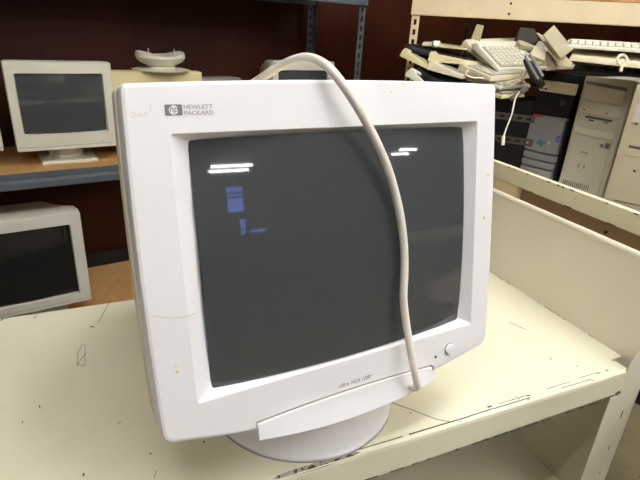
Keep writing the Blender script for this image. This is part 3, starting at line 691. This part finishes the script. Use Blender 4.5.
slab('blank_panel', [(539, 29.5, 1.97), (545, 33, 1.97), (575, 60, 1.93), (567, 70, 1.92), (556, 70, 1.92)], 0, .006, MT['cream'], 'long cream panel leaning behind the beige square panel', 'panel')
slab('blank_panel', [(547, 50, 1.97), (541, 60, 1.97), (546, 70, 1.95), (557, 70, 1.94), (556, 60, 1.95)], 0, .006, MT['tan'], 'small tan panel standing left of the long cream panel', 'panel')
slab('blank_panel', [(535, 45.5, 1.95), (546, 49.5, 1.95), (545, 61, 1.93), (530, 54, 1.93)], 0, .015, MT['cream'], 'stubby cream cover lying left of the leaning panels', 'panel')
slab('plastic_housing', [(520, 27, 2.0), (535, 28.5, 2.0), (539, 41, 1.98), (531, 44, 1.97), (517, 37, 1.98)], 0, .05, MT['browng'], 'brown-grey plastic housing behind the tilted white keyboard', 'housing', .004)
slab('plastic_cover', [(518, 39, 1.96), (523, 40, 1.96), (537, 46, 1.95), (536, 49, 1.95), (520, 45, 1.95)], 0, .02, MT['tan'], 'tan plastic lid under the brown-grey housing', 'cover', .002)

# coiled cord and hanging lead
def helix(pts, r, turns, rt, n=10):
    SPt = smooth_path(pts, 70); out = []
    for i, p in enumerate(SPt):
        t = (SPt[min(i+1, len(SPt)-1)]-SPt[max(i-1, 0)]).normalized(); u = t.orthogonal().normalized(); w_ = t.cross(u)
        # stable frame
        u = (V((0, 0, 1))-t*t.z).normalized(); w_ = t.cross(u)
        a_ = 2*PI*turns*i/(len(SPt)-1); out.append(p+(u*math.cos(a_)+w_*math.sin(a_))*r)
    return MB().tube(out, rt, 6)
o = helix([at(524, 71, 1.80), at(522, 78, 1.79), at(514, 82.5, 1.78), at(504, 83.5, 1.77)], .0085, 12, .0022).build('coiled_cord', MT['cream'], None, smooth=True)
tag(o, 'cream coiled cord curling below the tilted white keyboard', 'cord', 'coiled cords')
o = helix([at(527, 88, 1.79), at(520, 93, 1.78), at(511, 99, 1.77)], .0075, 9, .0022).build('coiled_cord', MT['dullg'], None, smooth=True)
tag(o, 'grey coiled cord ending at the bottom right of the keyboard heap', 'cord', 'coiled cords')
hl = empty('keyboard_lead', at(515, 98, 1.66)); tag(hl, 'thin white lead with plug hanging down from the keyboard heap', 'lead')
HI = Matrix.Translation(-hl.location)
MB().tube(smooth_path([at(519, 92, 1.74), at(515, 100, 1.66), at(511.5, 115, 1.64), (at(506.5, 128, 1.64)), at(503.5, 137, 1.64)], 6), .0026, 8).build('wire', MT['white'], hl, smooth=True, M=HI)
MB().tube([at(503.5, 136, 1.64), at(503.2, 140, 1.64), at(502.8, 145, 1.64)], lambda t: .0055 if t < .6 else .006, 10).build('plug', MT['white'], hl, smooth=True, M=HI)
o = MB().tube(smooth_path([at(468, 70, 1.84), at(466, 74.5, 1.82), at(472, 77.5, 1.81), at(482, 78, 1.82), (at(490, 80, 1.83))], 6), .0028, 8).build('cord_loop', MT['white'], None, smooth=True)
tag(o, 'short white cord looping over the rounded end of the cream keyboard', 'cord')

# things lying on the tower tops at the right
keyboard(flat(572, 72, 1.72, -50), MT['black'], 'black keyboard lying flat on the beige tower under two pale ones', group=G, km=MT['black'], L_=.42, W_=.16, th=.016)
keyboard(flat(569, 60.5, 1.68, -50, -2), MT['cream'], 'cream keyboard second from the top at the far right, round cord coil in front', group=G, keys=None, L_=.44, th=.030)
keyboard(flat(564, 47.5, 1.68, -50, 0, 1), MT['white'], 'white keyboard lying topmost at the far right of the shelf', group=G, keys='each', L_=.44, th=.018)
cr = MB()
c0 = at(622, 60, 1.46); rx = CROT @ V((1, 0, 0)); ry = CROT @ V((0, 1, 0))
cr.tube([c0+(rx*math.cos(t)+ry*math.sin(t)*1.05)*.014 for t in [2*PI*k/28 for k in range(29)]], .0042, 8)
cr.tube([c0+rx*.0-ry*.014, c0-ry*.026-rx*.002, c0-ry*.034-rx*.004], .0045, 8)
tag(cr.build('cord_coil', MT['cream'], None, smooth=True), 'cream cord coiled in a ring at the far right keyboards', 'cord')

# dark thing on the floor seen past the bench post
p = at(639, 396, .95)
bx = empty('floor_box', V((1.20, .60, FZ)), rad(30)); tag(bx, 'black box with white stripe on the floor past the bench post', 'box')
MB().box((-.12, -.10, 0), (.25, .15, .16)).build('body', MT['black'], bx, bev=.004)
MB().box((-.12, -.102, .03), (.25, -.10, .05)).build('stripe', MT['white'], bx)

# ------------------------------------------------------------------ world and colour
w = bpy.data.worlds.new('world'); bpy.context.scene.world = w; w.use_nodes = True
w.node_tree.nodes['Background'].inputs[0].default_value = (.9, .93, 1, 1); w.node_tree.nodes['Background'].inputs[1].default_value = .3
s = bpy.context.scene; s.view_settings.view_transform = 'Standard'; s.view_settings.look = 'None'; s.view_settings.gamma = 1; s.view_settings.use_curve_mapping = False
s.view_settings.exposure = 0.97
